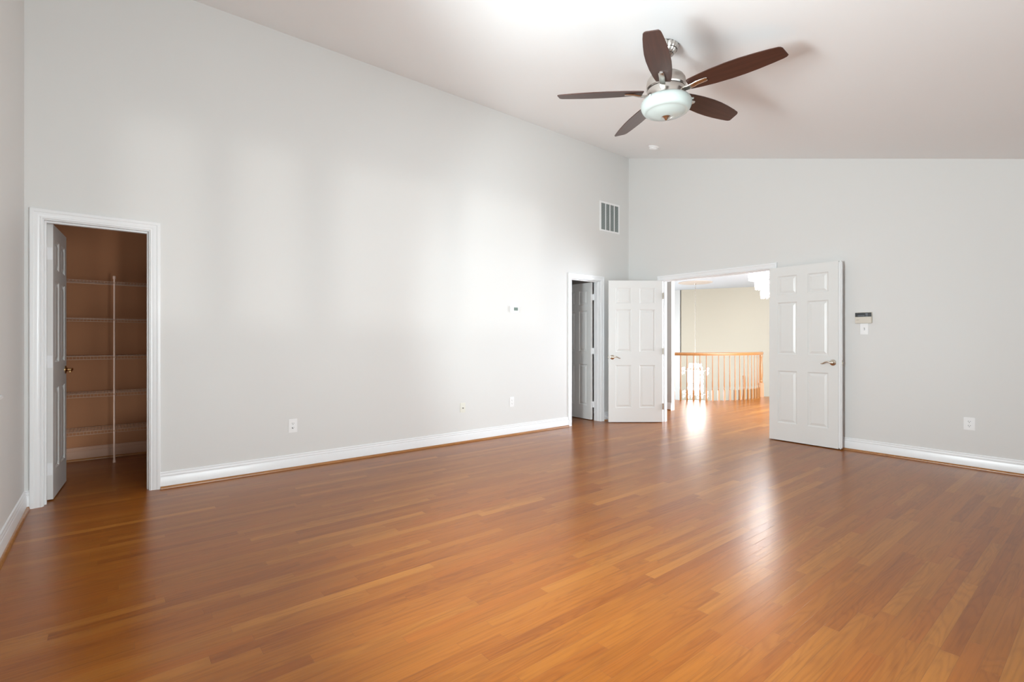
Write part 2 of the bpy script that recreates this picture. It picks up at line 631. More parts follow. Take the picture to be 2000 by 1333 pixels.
# closet behind wall_left
CX = -6.50
cw = MB()
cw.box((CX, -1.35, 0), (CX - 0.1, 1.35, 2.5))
struct(cw.build('wall_closet_back', M['wall_closet']), 'closet back wall, brown shade in its colour, carrying the wire shelves')
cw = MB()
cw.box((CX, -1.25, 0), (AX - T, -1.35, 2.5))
struct(cw.build('wall_closet_left', M['wall_closet']), 'left end wall of the closet behind its door, brown shade in its colour')
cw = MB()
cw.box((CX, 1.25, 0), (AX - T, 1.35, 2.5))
struct(cw.build('wall_closet_right', M['wall_closet']), 'right end wall of the closet, brown shade in its colour')
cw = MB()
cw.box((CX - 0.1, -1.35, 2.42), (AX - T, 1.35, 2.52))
struct(cw.build('ceiling_closet', M['wall_closet']), 'ceiling of the closet, brown shade in its colour', 'ceiling')

# small room behind the narrow door
sm = MB()
sm.box((-7.1, 4.0, 0), (-7.2, 6.1, 2.5))
struct(sm.build('wall_washroom_back', M['wall']), 'grey back wall seen past the narrow door')
sm = MB()
sm.box((-7.1, 3.9, 0), (AX - T, 4.0, 2.5))
struct(sm.build('wall_washroom_near', M['wall']), 'grey side wall of the small room, near side')
sm = MB()
sm.box((-7.1, 6.1, 0), (AX - T, 6.2, 2.5))
struct(sm.build('wall_washroom_far', M['wall']), 'grey side wall of the small room, behind the narrow door')
sm = MB()
sm.box((-7.2, 3.9, 2.42), (AX - T, 6.2, 2.52))
struct(sm.build('ceiling_washroom', M['ceil']), 'shaded ceiling of the small room over the narrow door', 'ceiling')

# ------------------------------------------------------------------ hall shell


def seg_wall(name, p, q, z0, z1, material, label, t=0.1):
    p, q = Vector(p), Vector(q)
    d = (q - p).normalized()
    n = Vector((-d.y, d.x)) * t
    mb = MB()
    mb.prism([tuple(p), tuple(q), tuple(q + n), tuple(p + n)], z0, z1)
    return struct(mb.build(name, material), label)


c1 = W(4.51, 13.2)
c2 = W(8.0, 11.53)
c0 = W(3.2, 14.6)
seg_wall('wall_foyer_far', c2, c1, -2.75, HZ, M['wall_hall'], 'cream stairwell wall behind the curved railing')
seg_wall('wall_foyer_left', c1, c0, -2.75, HZ, M['wall_block'], 'bright strip of wall left of the cream stairwell wall')
seg_wall('wall_foyer_side', c0, (-8.95, 7.2), -2.75, HZ, M['wall_block'], 'foyer side wall out of sight to the left')
seg_wall('wall_hall_right', (-1.5, BY + T), (-1.5, 13.7), -2.75, HZ, M['wall_block'], 'hall side wall hidden behind the right door leaf', -0.1)
seg_wall('wall_hall_end', (-1.5, c2[1]), c2, -2.75, HZ, M['wall_hall'], 'cream end wall of the stair, hidden to the right')
hb = MB()
hb.box((-8.9, 7.36, 0), (-4.85, 7.45, HZ))
struct(hb.build('wall_hall_left', M['wall_block']), 'end of an off-white hall wall just inside the double doors')
hb = MB()
hb.box((-9.0, BY + T, 0), (AX - T, BY + T + 0.1, HZ))
hb.box((-9.0, BY + T, 0), (-8.9, 7.45, HZ))
struct(hb.build('wall_hall_corridor', M['wall_block']), 'corridor wall behind the end wall, out of sight')
hb = MB()
hb.box((-10.5, BY + T, HZ), (-1.3, 15.0, HZ + 0.1))
struct(hb.build('ceiling_hall', M['ceil_hall']), 'white flat ceiling of the hall and stairwell', 'ceiling')
hb = MB()
hb.box((-10.5, 7.0, -2.85), (-1.3, 15.0, -2.75))
struct(hb.build('floor_foyer', M['lower']), 'stone floor of the lower foyer', 'floor')

# ------------------------------------------------------------------ mouldings
BASE_P = [(0, 0.0), (0.014, 0.0), (0.014, 0.088), (0.0125, 0.092), (0.0105, 0.094), (0.0105, 0.097), (0.0125, 0.100),
          (0.011, 0.108), (0.0075, 0.114), (0.007, 0.119), (0.0085, 0.121), (0.008, 0.127), (0.005, 0.131), (0, 0.132)]
SHOE_P = [(0, 0), (0.017, 0), (0.0165, 0.006), (0.013, 0.013), (0.007, 0.0175), (0, 0.0185)]


def baseboard(name, p, q, n, label, shoe=True, material=None, runs=None):
    """runs along the wall, n = direction into the room; each run is an object of its own"""
    N = Vector((*n, 0))
    fr = [(N, Vector((0, 0, 1)))] * 2
    labels = label if isinstance(label, (list, tuple)) else [label]
    for i, (a, b) in enumerate(runs):
        mb = MB()
        sh = MB()
        mb.sweep(BASE_P, [(*a, 0), (*b, 0)], fr)
        o = [(a[0] + n[0] * 0.014, a[1] + n[1] * 0.014, 0), (b[0] + n[0] * 0.014, b[1] + n[1] * 0.014, 0)]
        sh.sweep(SHOE_P, o, fr)
        ob = mb.build(name, material or M['trim'], smooth=True, angle=50)
        tag(ob, labels[min(i, len(labels) - 1)], 'baseboard', kind='structure')
        s_ = sh.build('shoe_moulding', M['shoe'], ob, smooth=True, angle=50)
        s_['label'] = 'thin oak shoe moulding'


CW_ = 0.068   # casing width
REV = 0.006
oy = CW_ + REV
baseboard('baseboard_left', None, None, (1, 0), ['white baseboard along the long wall between its two doors', 'stub of white baseboard with the door stop, behind the left leaf', 'tiny piece of white baseboard between closet door frame and corner'],
          runs=[((AX, CL1 + oy), (AX, LN0 - oy)), ((AX, LN1 + oy), (AX, BY)), ((AX, NY), (AX, CL0 - oy))])
baseboard('baseboard_far', None, None, (0, -1), ['white baseboard under the keypad, right of the open door leaf', 'white baseboard hidden behind the left leaf by the corner'],
          runs=[((DB1 + oy, BY), (EX, BY)), ((AX + 0.014, BY), (DB0 - oy, BY))])
baseboard('baseboard_near', None, None, (0, 1), 'white baseboard running into the corner at the left edge',
          runs=[((AX + 0.014, NY), (EX, NY))])
baseboard('baseboard_right', None, None, (-1, 0), 'white baseboard under the eave windows', runs=[((EX, NY + .014), (EX, BY - .014))])
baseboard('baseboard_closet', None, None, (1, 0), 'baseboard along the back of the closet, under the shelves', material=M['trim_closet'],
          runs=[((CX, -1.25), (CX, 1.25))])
baseboard('baseboard_hall', None, None, (0, -1), 'short white baseboard on the hall wall end, just inside the double doors',
          runs=[((-8.9, 7.36), (-4.85, 7.36))])
baseboard('baseboard_washroom', None, None, (1, 0), 'baseboard of the small room behind the narrow door', runs=[((-7.1, 4.0), (-7.1, 6.1))])

CAS_P = [(0, 0), (0, 0.009), (0.004, 0.012), (0.009, 0.012), (0.012, 0.0095), (0.016, 0.0095), (0.02, 0.012), (0.030, 0.0135),
         (0.042, 0.0145), (0.046, 0.018), (0.052, 0.019), (0.064, 0.019), (0.068, 0.016), (0.068, 0)]


def casing_path(mb, a, b, h, origin, U, N):
    """three-sided casing round an opening a..b wide and h high"""
    origin, U, N = Vector(origin), Vector(U), Vector(N)
    Z = Vector((0, 0, 1))
    a2, b2, h2 = a - REV, b + REV, h + REV
    path = [origin + U * a2, origin + U * a2 + Z * h2, origin + U * b2 + Z * h2, origin + U * b2]
    fr = [(-U, N), (-U + Z, N), (U + Z, N), (U, N)]
    n = len(CAS_P)
    mb.sweep(CAS_P, path, fr)


def door_frame(name, axis, face, back, a, b, label, stop_side):
    """jambs, stops and casings; stop_side: distance of the leaf side face from the room face"""
    mb = MB()

    def bx(u0, u1, w0, w1, z0, z1):
        if axis == 'x':
            mb.box((w0, u0, z0), (w1, u1, z1))
        else:
            mb.box((u0, w0, z0), (u1, w1, z1))
    s = -1 if axis == 'x' else 1
    bx(a - JT + .0005, a, face, back, 0, HEAD - .0005)
    bx(b, b + JT - .0005, face, back, 0, HEAD - .0005)
    bx(a, b, face, back, HD, HEAD - .0005)
    w0, w1 = face + s * stop_side, face + s * (stop_side + 0.035)
    bx(a, a + 0.011, w0, w1, 0, HD)
    bx(b - 0.011, b, w0, w1, 0, HD)
    bx(a + 0.011, b - 0.011, w0, w1, HD - 0.011, HD)
    ob = mb.build(name, M['trim'])
    tag(ob, label, 'door frame', kind='structure')
    cm = MB()
    if axis == 'x':
        casing_path(cm, a, b, HD, (face, 0, 0), (0, 1, 0), (1, 0, 0))
        casing_path(cm, a, b, HD, (back, 0, 0), (0, 1, 0), (-1, 0, 0))
    else:
        casing_path(cm, a, b, HD, (0, face, 0), (1, 0, 0), (0, -1, 0))
        casing_path(cm, a, b, HD, (0, back, 0), (1, 0, 0), (0, 1, 0))
    cm.build('casing', M['trim'], ob, smooth=True, angle=25)
    return ob


door_frame('trim_1', 'x', AX, AX - T, CL0, CL1, 'white moulded frame round the closet doorway', 0.045)
door_frame('trim_2', 'x', AX, AX - T, LN0, LN1, 'white moulded frame round the narrow doorway near the corner', 0.045)
door_frame('trim_3', 'y', BY, BY + T, DB0, DB1, 'white moulded frame round the wide double doorway', 0.045)

# ------------------------------------------------------------------ door leaves
LEAF_H = 2.040


def leaf_mesh(w, h=LEAF_H, t=0.035):
    """six-panel leaf: hinge edge at x=0, runs to x=w, front face y=0, back face y=t, z from 0"""
    mb = MB()
    px = [(0.132 * w, 0.424 * w), (0.576 * w, 0.868 * w)]
    pz = [(h * (1 - .899), h * (1 - .598)), (h * (1 - .504), h * (1 - .204)), (h * (1 - .160), h * (1 - .052))]
    xs = sorted([0, w] + [v for p in px for v in p])
    zs = sorted([0, h] + [v for p in pz for v in p])
    prof = [(0, 0), (0.003, 0.003), (0.008, 0.0055), (0.012, 0.009), (0.019, 0.009), (0.024, 0.0075), (0.042, 0.0025), (0.046, 0.0025)]
    for side in (0, 1):
        yb = 0 if side == 0 else t
        sg = 1 if side == 0 else -1
        for x0, x1 in zip(xs[:-1], xs[1:]):
            for z0, z1 in zip(zs[:-1], zs[1:]):
                if any(abs(x0 - p[0]) < 1e-6 for p in px) and any(abs(z0 - p[0]) < 1e-6 for p in pz):
                    vs = []
                    for ins, dep in prof:
                        y = yb + sg * dep
                        vs += [(x0 + ins, y, z0 + ins), (x1 - ins, y, z0 + ins), (x1 - ins, y, z1 - ins), (x0 + ins, y, z1 - ins)]
                    fs = []
                    for i in range(len(prof) - 1):
                        for k in range(4):
                            k2 = (k + 1) % 4
                            fs.append((4 * i + k, 4 * i + k2, 4 * i + 4 + k2, 4 * i + 4 + k))
                    e = 4 * (len(prof) - 1)
                    fs.append((e, e + 1, e + 2, e + 3))
                    mb.add(vs, fs)
                else:
                    mb.add([(x0, yb, z0), (x1, yb, z0), (x1, yb, z1), (x0, yb, z1)], [(0, 1, 2, 3)])
    for (x0, x1, z0, z1, k) in ((0, w, 0, 0, 'h'), (0, w, h, h, 'h')):
        mb.add([(x0, 0, z0), (x1, 0, z0), (x1, t, z0), (x0, t, z0)], [(0, 1, 2, 3)])
    for x in (0, w):
        mb.add([(x, 0, 0), (x, t, 0), (x, t, h), (x, 0, h)], [(0, 1, 2, 3)])
    return mb


def merged_build(mb, name, material, parent=None):
    o = mb.build(name, material, parent)
    me = o.data
    bm = bmesh.new()
    bm.from_mesh(me)
    bmesh.ops.remove_doubles(bm, verts=bm.verts[:], dist=0.0002)
    bmesh.ops.recalc_face_normals(bm, faces=bm.faces[:])
    bm.to_mesh(me)
    bm.free()
    return o


def lever_handle(parent, x, z, side_y, out, toward, material, label, wave=True):
    """rosette + wave lever. out = +-1 (direction of y away from the leaf face), toward = +-1 along x"""
    rose = MB()
    mt = Matrix.Translation((x, side_y, z)) @ Matrix.Rotation(R(-90 * out), 4, 'X')
    rose.lathe([(0.001, 0.0), (0.033, 0.0), (0.033, 0.004), (0.030, 0.007), (0.024, 0.009), (0.016, 0.012), (0.012, 0.016), (0.0115, 0.040), (0.001, 0.042)], 32, mt)
    h = rose.build('door_handle', material, parent, smooth=True)
    h['label'] = label
    lv = MB()
    pts, rs = [], []
    n = 16
    for i in range(n + 1):
        t = i / n
        px = x + toward * 0.105 * t
        pz = z + (0.011 * math.sin(t * math.pi * 1.75 - 0.35) * (0.3 + t) if wave else 0.0)
        py = side_y + out * (0.043 + 0.006 * math.sin(t * math.pi))
        pts.append((px, py, pz))
        rs.append(0.0095 - 0.0035 * t)
    lv.tube(pts, rs, 12)
    lo = lv.build('lever', material, h, smooth=True)
    return h


def hinge(parent, z, x=0.0, y=0.0175, material=None, knuckle_y=-0.006, reach=0.03):
    mb = MB()
    mb.bbox((x - 0.003, 0.002, z - 0.045), (x + 0.0, 0.032, z + 0.045), 0.001)
    mb.tube([(x - 0.006, knuckle_y, z - 0.045), (x - 0.006, knuckle_y, z + 0.045)], 0.006, 10)
    mb.bbox((x - 0.006 - reach, knuckle_y - 0.001, z - 0.045), (x - 0.004, knuckle_y + 0.0015, z + 0.045), 0.0005)
    return mb.build('hinge', material or M['trim'], parent, smooth=True)


def door(name, w, loc, ang, label, handle_mat, hside, hlabel, hinges=True, knuckle_y=-0.006, hmat=None, toward=-1, both=True, reach=0.03, astragal=0.0):
    o = merged_build(leaf_mesh(w), name, M['door'])
    tag(o, label, 'door', kind='structure')
    o.location = loc
    o.rotation_euler = (0, 0, ang)
    hx = w - 0.054
    zz = 0.935
    lever_handle(o, hx, zz, 0.0, -1, toward, handle_mat, hlabel)
    if both:
        lever_handle(o, hx, zz, 0.035, 1, toward, handle_mat, hlabel)
    if astragal:
        aw = MB()
        aw.bbox((w + 0.0005, -0.006, 0.0), (w + astragal, 0.041, LEAF_H), 0.010)
        aw.build('astragal', M['trim'], o, smooth=True)
    w += astragal
    lt = MB()
    lt.bbox((w - 0.001, 0.006, zz - 0.03), (w + 0.0012, 0.029, zz + 0.03), 0.0005)
    lt.bbox((w, 0.012, zz - 0.008), (w + 0.009, 0.023, zz + 0.008), 0.003)
    l = lt.build('latch', M['satin'], o, smooth=True)
    if hinges:
        for z in (0.225, 1.02, 1.82):
            hinge(o, z, material=hmat, knuckle_y=knuckle_y, reach=reach)
    return o


# closet leaf: its visible face looks to +y (front face y=0 is mirrored by the rotation)
def face_door(name, H, F, label, **kw):
    """H = hinge end of the visible face, F = free end direction point; body lies behind the visible face"""
    w_ = kw.pop('w')
    d = (Vector(F) - Vector(H))
    ang = math.atan2(d.y, d.x)
    return door(name, w_, (H[0], H[1], 0.010), ang, label, **kw)


# local +y of the leaf must point away from the viewer: x axis = direction hinge->free, y = 90 deg ccw
# right leaf of the double door
face_door('door_4', (-2.712, 6.150), (-1.95, 6.124), 'open six-panel leaf on the right, folded back flat against the end wall beside the keypad',
          w=0.738, handle_mat=M['satin'], hside=0, hlabel='satin nickel wave lever on round rosette', toward=-1, both=True, reach=0.008, knuckle_y=0.041, hmat=M['satin'], astragal=0.032)


def face_door_rev(name, H, F, label, w, **kw):
    """same, for a leaf whose body lies clockwise of the hinge->free direction: built by turning the leaf upside-down in x"""
    d = (Vector(F) - Vector(H))
    ang = math.atan2(d.y, d.x)
    o = door(name, w, (H[0], H[1], 0.010), ang, label, **kw)
    o.scale = (1, 1, 1)
    n = Vector((-d.y, d.x)).normalized() * 0.035
    o.location = (H[0] - n.x, H[1] - n.y, 0.010)
    return o


# left leaf: direction hinge->free is (-.48,-.62); ccw normal (.62,-.48) faces the camera, so the body must lie the other way
face_door_rev('door_3', (-4.222, 6.180), (-4.700, 5.560), 'open six-panel leaf on the left of the double doorway, standing out from the corner',
              w=0.780, handle_mat=M['satin'], hside=1, hlabel='satin nickel wave lever on round rosette', toward=-1, hmat=M['satin'], knuckle_y=0.041, reach=0.01)
# narrow door leaf: direction (-1,.09), visible face looks to -y ; ccw normal is -y -> rev
face_door_rev('door_2', (-5.008, 5.528), (-5.598, 5.560), 'half-hidden grey-white six-panel door swung into the small room by the corner',
              w=0.590, handle_mat=M['brass'], hside=1, hlabel='brass lever', toward=-1, hmat=M['trim'], knuckle_y=-0.004, reach=0.05)
# closet leaf: direction (-1,.06), visible face looks to +y ; cw normal -> plain
face_door('door_1', (-4.998, -0.3445), (-5.583, -0.303), 'six-panel closet door swung inward, seen almost edge-on, with brass lever',
          w=0.586, handle_mat=M['brass'], hside=0, hlabel='brass lever handle', toward=-1, hmat=M['trim'], knuckle_y=0.036, reach=0.02)

# ------------------------------------------------------------------ windows (daylight comes in here)


def window(name, axis, face, back, a, b, z0, z1, label, inward, rail=True):
    fr = MB()

    def bx(m, u0, u1, w0, w1, za, zb):
        if axis == 'y':
            m.box((u0, w0, za), (u1, w1, zb))
        else:
            m.box((w0, u0, za), (w1, u1, zb))
    s = 1 if back > face else -1
    f0, f1 = face, back
    bx(fr, a, a + .02, f0, f1, z0, z1)
    bx(fr, b - .02, b, f0, f1, z0, z1)
    bx(fr, a + .02, b - .02, f0, f1, z1 - .02, z1)
    bx(fr, a + .02, b - .02, f0, f1, z0, z0 + .015)
    # interior casing
    c0, c1 = face, face + inward * 0.018
    cw_ = .075 if rail else .05
    bx(fr, a - cw_, a, c0, c1, z0, z1 + .075)
    bx(fr, b, b + cw_, c0, c1, z0, z1 + .075)
    bx(fr, a, b, c0, c1, z1, z1 + .075)
    bx(fr, a - cw_, b + cw_, c0, c1, z0 - .09, z0 - .022)
    o = fr.build(name, M['trim'])
    tag(o, label, 'window', kind='structure')
    st = MB()
    lo = (a - (.115 if rail else .06), face - inward * 0.02, z0 - .022) if axis == 'y' else (face - inward * 0.02, a - (.115 if rail else .06), z0 - .022)
    hi = (b + (.115 if rail else .06), face + inward * 0.05, z0 + .002) if axis == 'y' else (face + inward * 0.05, b + (.115 if rail else .06), z0 + .002)
    st.bbox(lo, hi, 0.006)
    st.build('window_sill', M['trim'], o)
    sa = MB()
    m0, m1 = face + s * 0.05, face + s * 0.085
    zm = (z0 + z1) / 2
    bx(sa, a + .02, a + .06, m0, m1, z0 + .015, z1 - .02)
    bx(sa, b - .06, b - .02, m0, m1, z0 + .015, z1 - .02)
    for z in ((z0 + .015, zm - .02, z1 - .06) if rail else (z0 + .015, z1 - .06)):
        bx(sa, a + .06, b - .06, m0, m1, z, z + .04)
    sa.build('sash', M['trim'], o)
    pa = MB()
    q0 = face + s * 0.066
    bx(pa, a + .055, b - .055, q0, q0 + s * .004, z0 + .05, z1 - .055)
    pa.build('pane', M['pane'], o)
    return o


for i, (a, b) in enumerate(near_windows):
    window(f'window_{i + 1}', 'y', NY, NY - T, a, b, WIN_Z0, WIN_Z1,
           ['double-hung window in the near wall, nearest the closet corner', 'double-hung window in the near wall, nearest the camera'][i], 1)
for i, (a, b) in enumerate(eave_windows):
    window(f'window_{i + 3}', 'x', EX, EX + T, a, b, EZ0, EZ1,
           ['narrow fixed eave window nearest the camera', 'second narrow fixed eave window', 'wide fixed eave window in the middle', 'wide fixed eave window nearest the end wall'][i], -1, rail=False)

# ------------------------------------------------------------------ outlets, plates, thermostat


def wall_matrix(wall, u, z):
    """local frame: x right along wall (seen from the room), z up, y = into the wall"""
    if wall == 'left':      # room is +x ; right-hand side seen from the room is +y
        return Matrix.Translation((AX, u, z)) @ Matrix.Rotation(R(90), 4, 'Z')
    return Matrix.Translation((u, BY, z))


def place(o, mtx):
    o.matrix_world = mtx


def duplex_outlet(mtx, label, slot_mat, w=0.070, h=0.114, dark_spot=False, group=None):
    t = empty('wall_outlet', (0, 0, 0), label=label, cat='outlet', group=group)
    t.matrix_world = mtx
    p = MB()
    p.bbox((-w / 2, -0.006, -h / 2), (w / 2, 0.0, h / 2), 0.003)
    p.build('cover_plate', M['plastic'], t, smooth=True)
    s = MB()
    s.lathe([(0.0005, 0), (0.003, 0), (0.0025, 0.0012), (0.0005, 0.0016)], 12, Matrix.Translation((0, -0.006, 0)) @ Matrix.Rotation(R(90), 4, 'X'))
    s.build('screw', M['plastic'], t, smooth=True)
    for zc in (0.0195, -0.0195):
        f = MB()
        poly = []
        for k in range(28):
            a = 2 * math.pi * k / 28
            poly.append((0.0175 * math.cos(a), max(-0.0135, min(0.0135, 0.0175 * math.sin(a)))))
        vs = [(x, -0.0060, zc + z) for x, z in poly] + [(x, -0.0082, zc + z) for x, z in poly]
        n = len(poly)
        f.add(vs, [tuple(range(n)), tuple(range(2 * n - 1, n - 1, -1))] + [(i, (i + 1) % n, n + (i + 1) % n, n + i) for i in range(n)])
        fo = f.build('receptacle', M['plastic'], t)
        for sx_, zb_, zt_ in ((-0.007, -0.001, 0.008), (0.007, 0.000, 0.007)):
            sl = MB()
            sl.box((sx_ - 0.0015, -0.0086, zc + zb_), (sx_ + 0.0015, -0.0078, zc + zt_))
            sl.build('slot', slot_mat, fo)
        sl = MB()
        sl.lathe([(0.0003, 0), (0.0029, 0), (0.0029, 0.0008), (0.0003, 0.0008)], 12, Matrix.Translation((0, -0.0078, zc - 0.0075)) @ Matrix.Rotation(R(90), 4, 'X'))
        sl.build('slot', slot_mat, fo)
        if dark_spot and zc < 0:  # small dark disc on the lower receptacle
            sl = MB()
            sl.lathe([(0.0003, 0), (0.0048, 0), (0.0044, 0.0012), (0.0003, 0.0012)], 14, Matrix.Translation((-0.006, -0.0078, zc - 0.001)) @ Matrix.Rotation(R(90), 4, 'X'))
            sl.build('dark_mark', slot_mat, fo)
    return t


GO = 'duplex power outlets on the walls'
duplex_outlet(wall_matrix('left', 1.301, 0.397), 'white power outlet with dark slots on the long wall, nearest the closet', M['slot'], 0.076, 0.126, True, GO)
duplex_outlet(wall_matrix('left', 3.904, 0.415), 'faint white power outlet on the long wall, below the thermostat', M['slotlite'], 0.072, 0.126, False, GO)
duplex_outlet(wall_matrix('far', -0.934, 0.410), 'white power outlet on the end wall, below and right of the keypad', M['slot'], 0.081, 0.118, False, GO)

t = empty('cable_outlet', (0, 0, 0), label='almond cable socket plate with one dark connector, on the long wall', cat='outlet')
t.matrix_world = wall_matrix('left', 3.171, 0.405)
p = MB(); p.bbox((-0.036, -0.006, -0.057), (0.036, 0.0, 0.057), 0.003)
p.build('cover_plate', M['almond'], t, smooth=True)
p = MB()
p.lathe([(0.0005, 0), (0.0065, 0), (0.0065, 0.003), (0.0048, 0.003), (0.0048, 0.011), (0.0005, 0.011)], 6, Matrix.Translation((0, -0.006, -0.004)) @ Matrix.Rotation(R(90), 4, 'X'))
p.build('connector', M['slot'], t)
for z in (0.042, -0.042):
    p = MB()
    p.lathe([(0.0005, 0), (0.003, 0), (0.0025, 0.0012), (0.0005, 0.0016)], 12, Matrix.Translation((0, -0.006, z)) @ Matrix.Rotation(R(90), 4, 'X'))
    p.build('screw', M['almond'], t, smooth=True)

t = empty('thermostat', (0, 0, 0), label='small white thermostat with a grey display on the long wall', cat='thermostat')
t.matrix_world = wall_matrix('left', 3.940, 1.578)
p = MB(); p.bbox((-0.070, -0.008, -0.043), (0.070, 0.0, 0.043), 0.003); p.bbox((-0.066, -0.028, -0.039), (0.066, -0.008, 0.039), 0.007)
p.build('housing', M['plastic'], t, smooth=True)
p = MB(); p.bbox((-0.024, -0.0295, -0.016), (0.041, -0.0275, 0.024), 0.001)
p.build('display', M['lcd'], t)
for i in range(2):
    p = MB(); p.bbox((0.050, -0.030, -0.004 + 0.014 * i), (0.060, -0.0275, 0.004 + 0.014 * i), 0.001)
    p.build('button', M['plastic'], t)

t = empty('alarm_keypad', (0, 0, 0), label='beige alarm keypad with black display band on the end wall', cat='keypad')
t.matrix_world = wall_matrix('far', -1.769, 1.428)
p = MB(); p.bbox((-0.076, -0.022, -0.059), (0.076, 0.0, 0.059), 0.004)
p.build('housing', M['beige'], t, smooth=True)
p = MB(); p.bbox((-0.073, -0.0245, 0.010), (0.073, -0.021, 0.054), 0.001)
d_ = p.build('display', M['black'], t)
p = MB()
p.box((-0.050, -0.0250, 0.020), (0.012, -0.0244, 0.0235))
for z0 in (0.017, 0.031, 0.040):
    p.box((0.022, -0.0250, z0), (0.042, -0.0244, z0 + 0.0045))
p.build('display_marks', M['led'], d_)
p = MB(); p.bbox((-0.073, -0.0265, -0.056), (0.073, -0.021, 0.008), 0.002)
c_ = p.build('flip_cover', M['beige'], t, smooth=True)
p = MB()
for i, (x0, wd) in enumerate(((-0.062, .004), (-0.056, .003), (-0.051, .004), (-0.045, .003), (-0.040, .004))):
    p.box((x0, -0.0270, -0.0225), (x0 + wd, -0.0264, -0.0195))
p.build('maker_mark', M['slot'], c_)

t = empty('light_switch', (0, 0, 0), label='white toggle switch plate directly below the keypad', cat='switch')
t.matrix_world = wall_matrix('far', -1.764, 1.309)
p = MB(); p.bbox((-0.037, -0.006, -0.0585), (0.037, 0.0, 0.0585), 0.003)
p.build('cover_plate', M['plastic'], t, smooth=True)
p = MB()
p.box((-0.0055, -0.0065, -0.012), (0.0055, -0.0058, 0.012))
p.build('switch_slot', M['slotlite'], t)
p = MB()
p.bbox((-0.004, -0.018, -0.009), (0.004, -0.006, 0.004), 0.0015)
p.build('toggle', M['plastic'], t)

# ------------------------------------------------------------------ return air grille
t = empty('return_air_grille', (0, 0, 0), label='white return air grille with three upright bars, high beside the corner', cat='vent')
t.matrix_world = wall_matrix('left', 5.776, 3.0165)
gw, gh = 0.448, 0.442
p = MB()
for a, b in (((-gw / 2, -.010, -gh / 2), (gw / 2, 0, -gh / 2 + .026)), ((-gw / 2, -.010, gh / 2 - .026), (gw / 2, 0, gh / 2)),
             ((-gw / 2, -.010, -gh / 2 + .026), (-gw / 2 + .030, 0, gh / 2 - .026)), ((gw / 2 - .030, -.010, -gh / 2 + .026), (gw / 2, 0, gh / 2 - .026))):
    p.bbox(a, b, .002)
p.build('frame', M['plastic'], t)
p = MB(); p.box((-gw / 2 + .03, -.0035, -gh / 2 + .026), (gw / 2 - .03, -0.001, gh / 2 - .026))
p.build('filter', M['ventgrey'], t)
inner = gw - .06
for k in (1, 2, 3):
    x = -gw / 2 + .03 + inner * k / 4
    p = MB(); p.bbox((x - .007, -.012, -gh / 2 + .026), (x + .007, -.002, gh / 2 - .026), .002)
    p.build('bar', M['plastic'], t)
p = MB()
k = 0
z = -gh / 2 + .030
while z < gh / 2 - .03:
    p.add([(-gw / 2 + .03, -.0085, z - .0035), (gw / 2 - .03, -.0085, z - .0035), (gw / 2 - .03, -.004, z + .001), (-gw / 2 + .03, -.004, z + .001),
           (-gw / 2 + .03, -.0085, z - .0028), (gw / 2 - .03, -.0085, z - .0028), (gw / 2 - .03, -.004, z + .0017), (-gw / 2 + .03, -.004, z + .0017)],
          [(3, 2, 1, 0), (4, 5, 6, 7), (0, 1, 5, 4), (1, 2, 6, 5), (2, 3, 7, 6), (3, 0, 4, 7)])
    z += .0095
p.build('louvers', mat('louver_grey', (0.44, 0.47, 0.46), 0.5, bump=.02, scale=80), t)

# ------------------------------------------------------------------ smoke detector
sx, sy = -3.915, 5.545
t = empty('smoke_detector', (sx, sy, ceil_z(sx)), (0, math.atan(SL), 0), label='small white smoke detector on the ceiling beyond the fan', cat='smoke detector')
p = MB()
p.lathe([(0.001, 0.0), (0.068, 0.0), (0.068, -0.012), (0.062, -0.015), (0.001, -0.016)], 36)
p.build('base', M['plastic'], t, smooth=True)
p = MB()
p.lathe([(0.001, -0.014), (0.056, -0.015), (0.056, -0.034), (0.045, -0.044), (0.02, -0.048), (0.001, -0.048)], 36)
p.build('cover', M['plastic'], t, smooth=True)

# ------------------------------------------------------------------ door stop on the baseboard
t = empty('door_stop', (AX + 0.014, 5.672, 0.058), (0, R(90), 0), label='small door stop with black rubber tip on the baseboard by the narrow doorway', cat='door stop')
p = MB(); p.lathe([(0.001, 0), (0.012, 0), (0.011, 0.004), (0.006, 0.008), (0.005, 0.055), (0.001, 0.055)], 16)
p.build('post', M['trim'], t, smooth=True)
p = MB(); p.lathe([(0.001, 0.055), (0.009, 0.055), (0.010, 0.060), (0.010, 0.070), (0.007, 0.074), (0.001, 0.074)], 16)
q = p.build('rubber_tip', M['rubber'], t, smooth=True)
q['label'] = 'black rubber tip'

# ------------------------------------------------------------------ ceiling fan
FX, FY = -1.936, 2.875
FZ = ceil_z(FX)
BZ = 2.822
fan = empty('ceiling_fan', (FX, FY, 0), label='five-blade ceiling fan with dark wood blades, nickel motor and frosted bowl light', cat='ceiling fan')
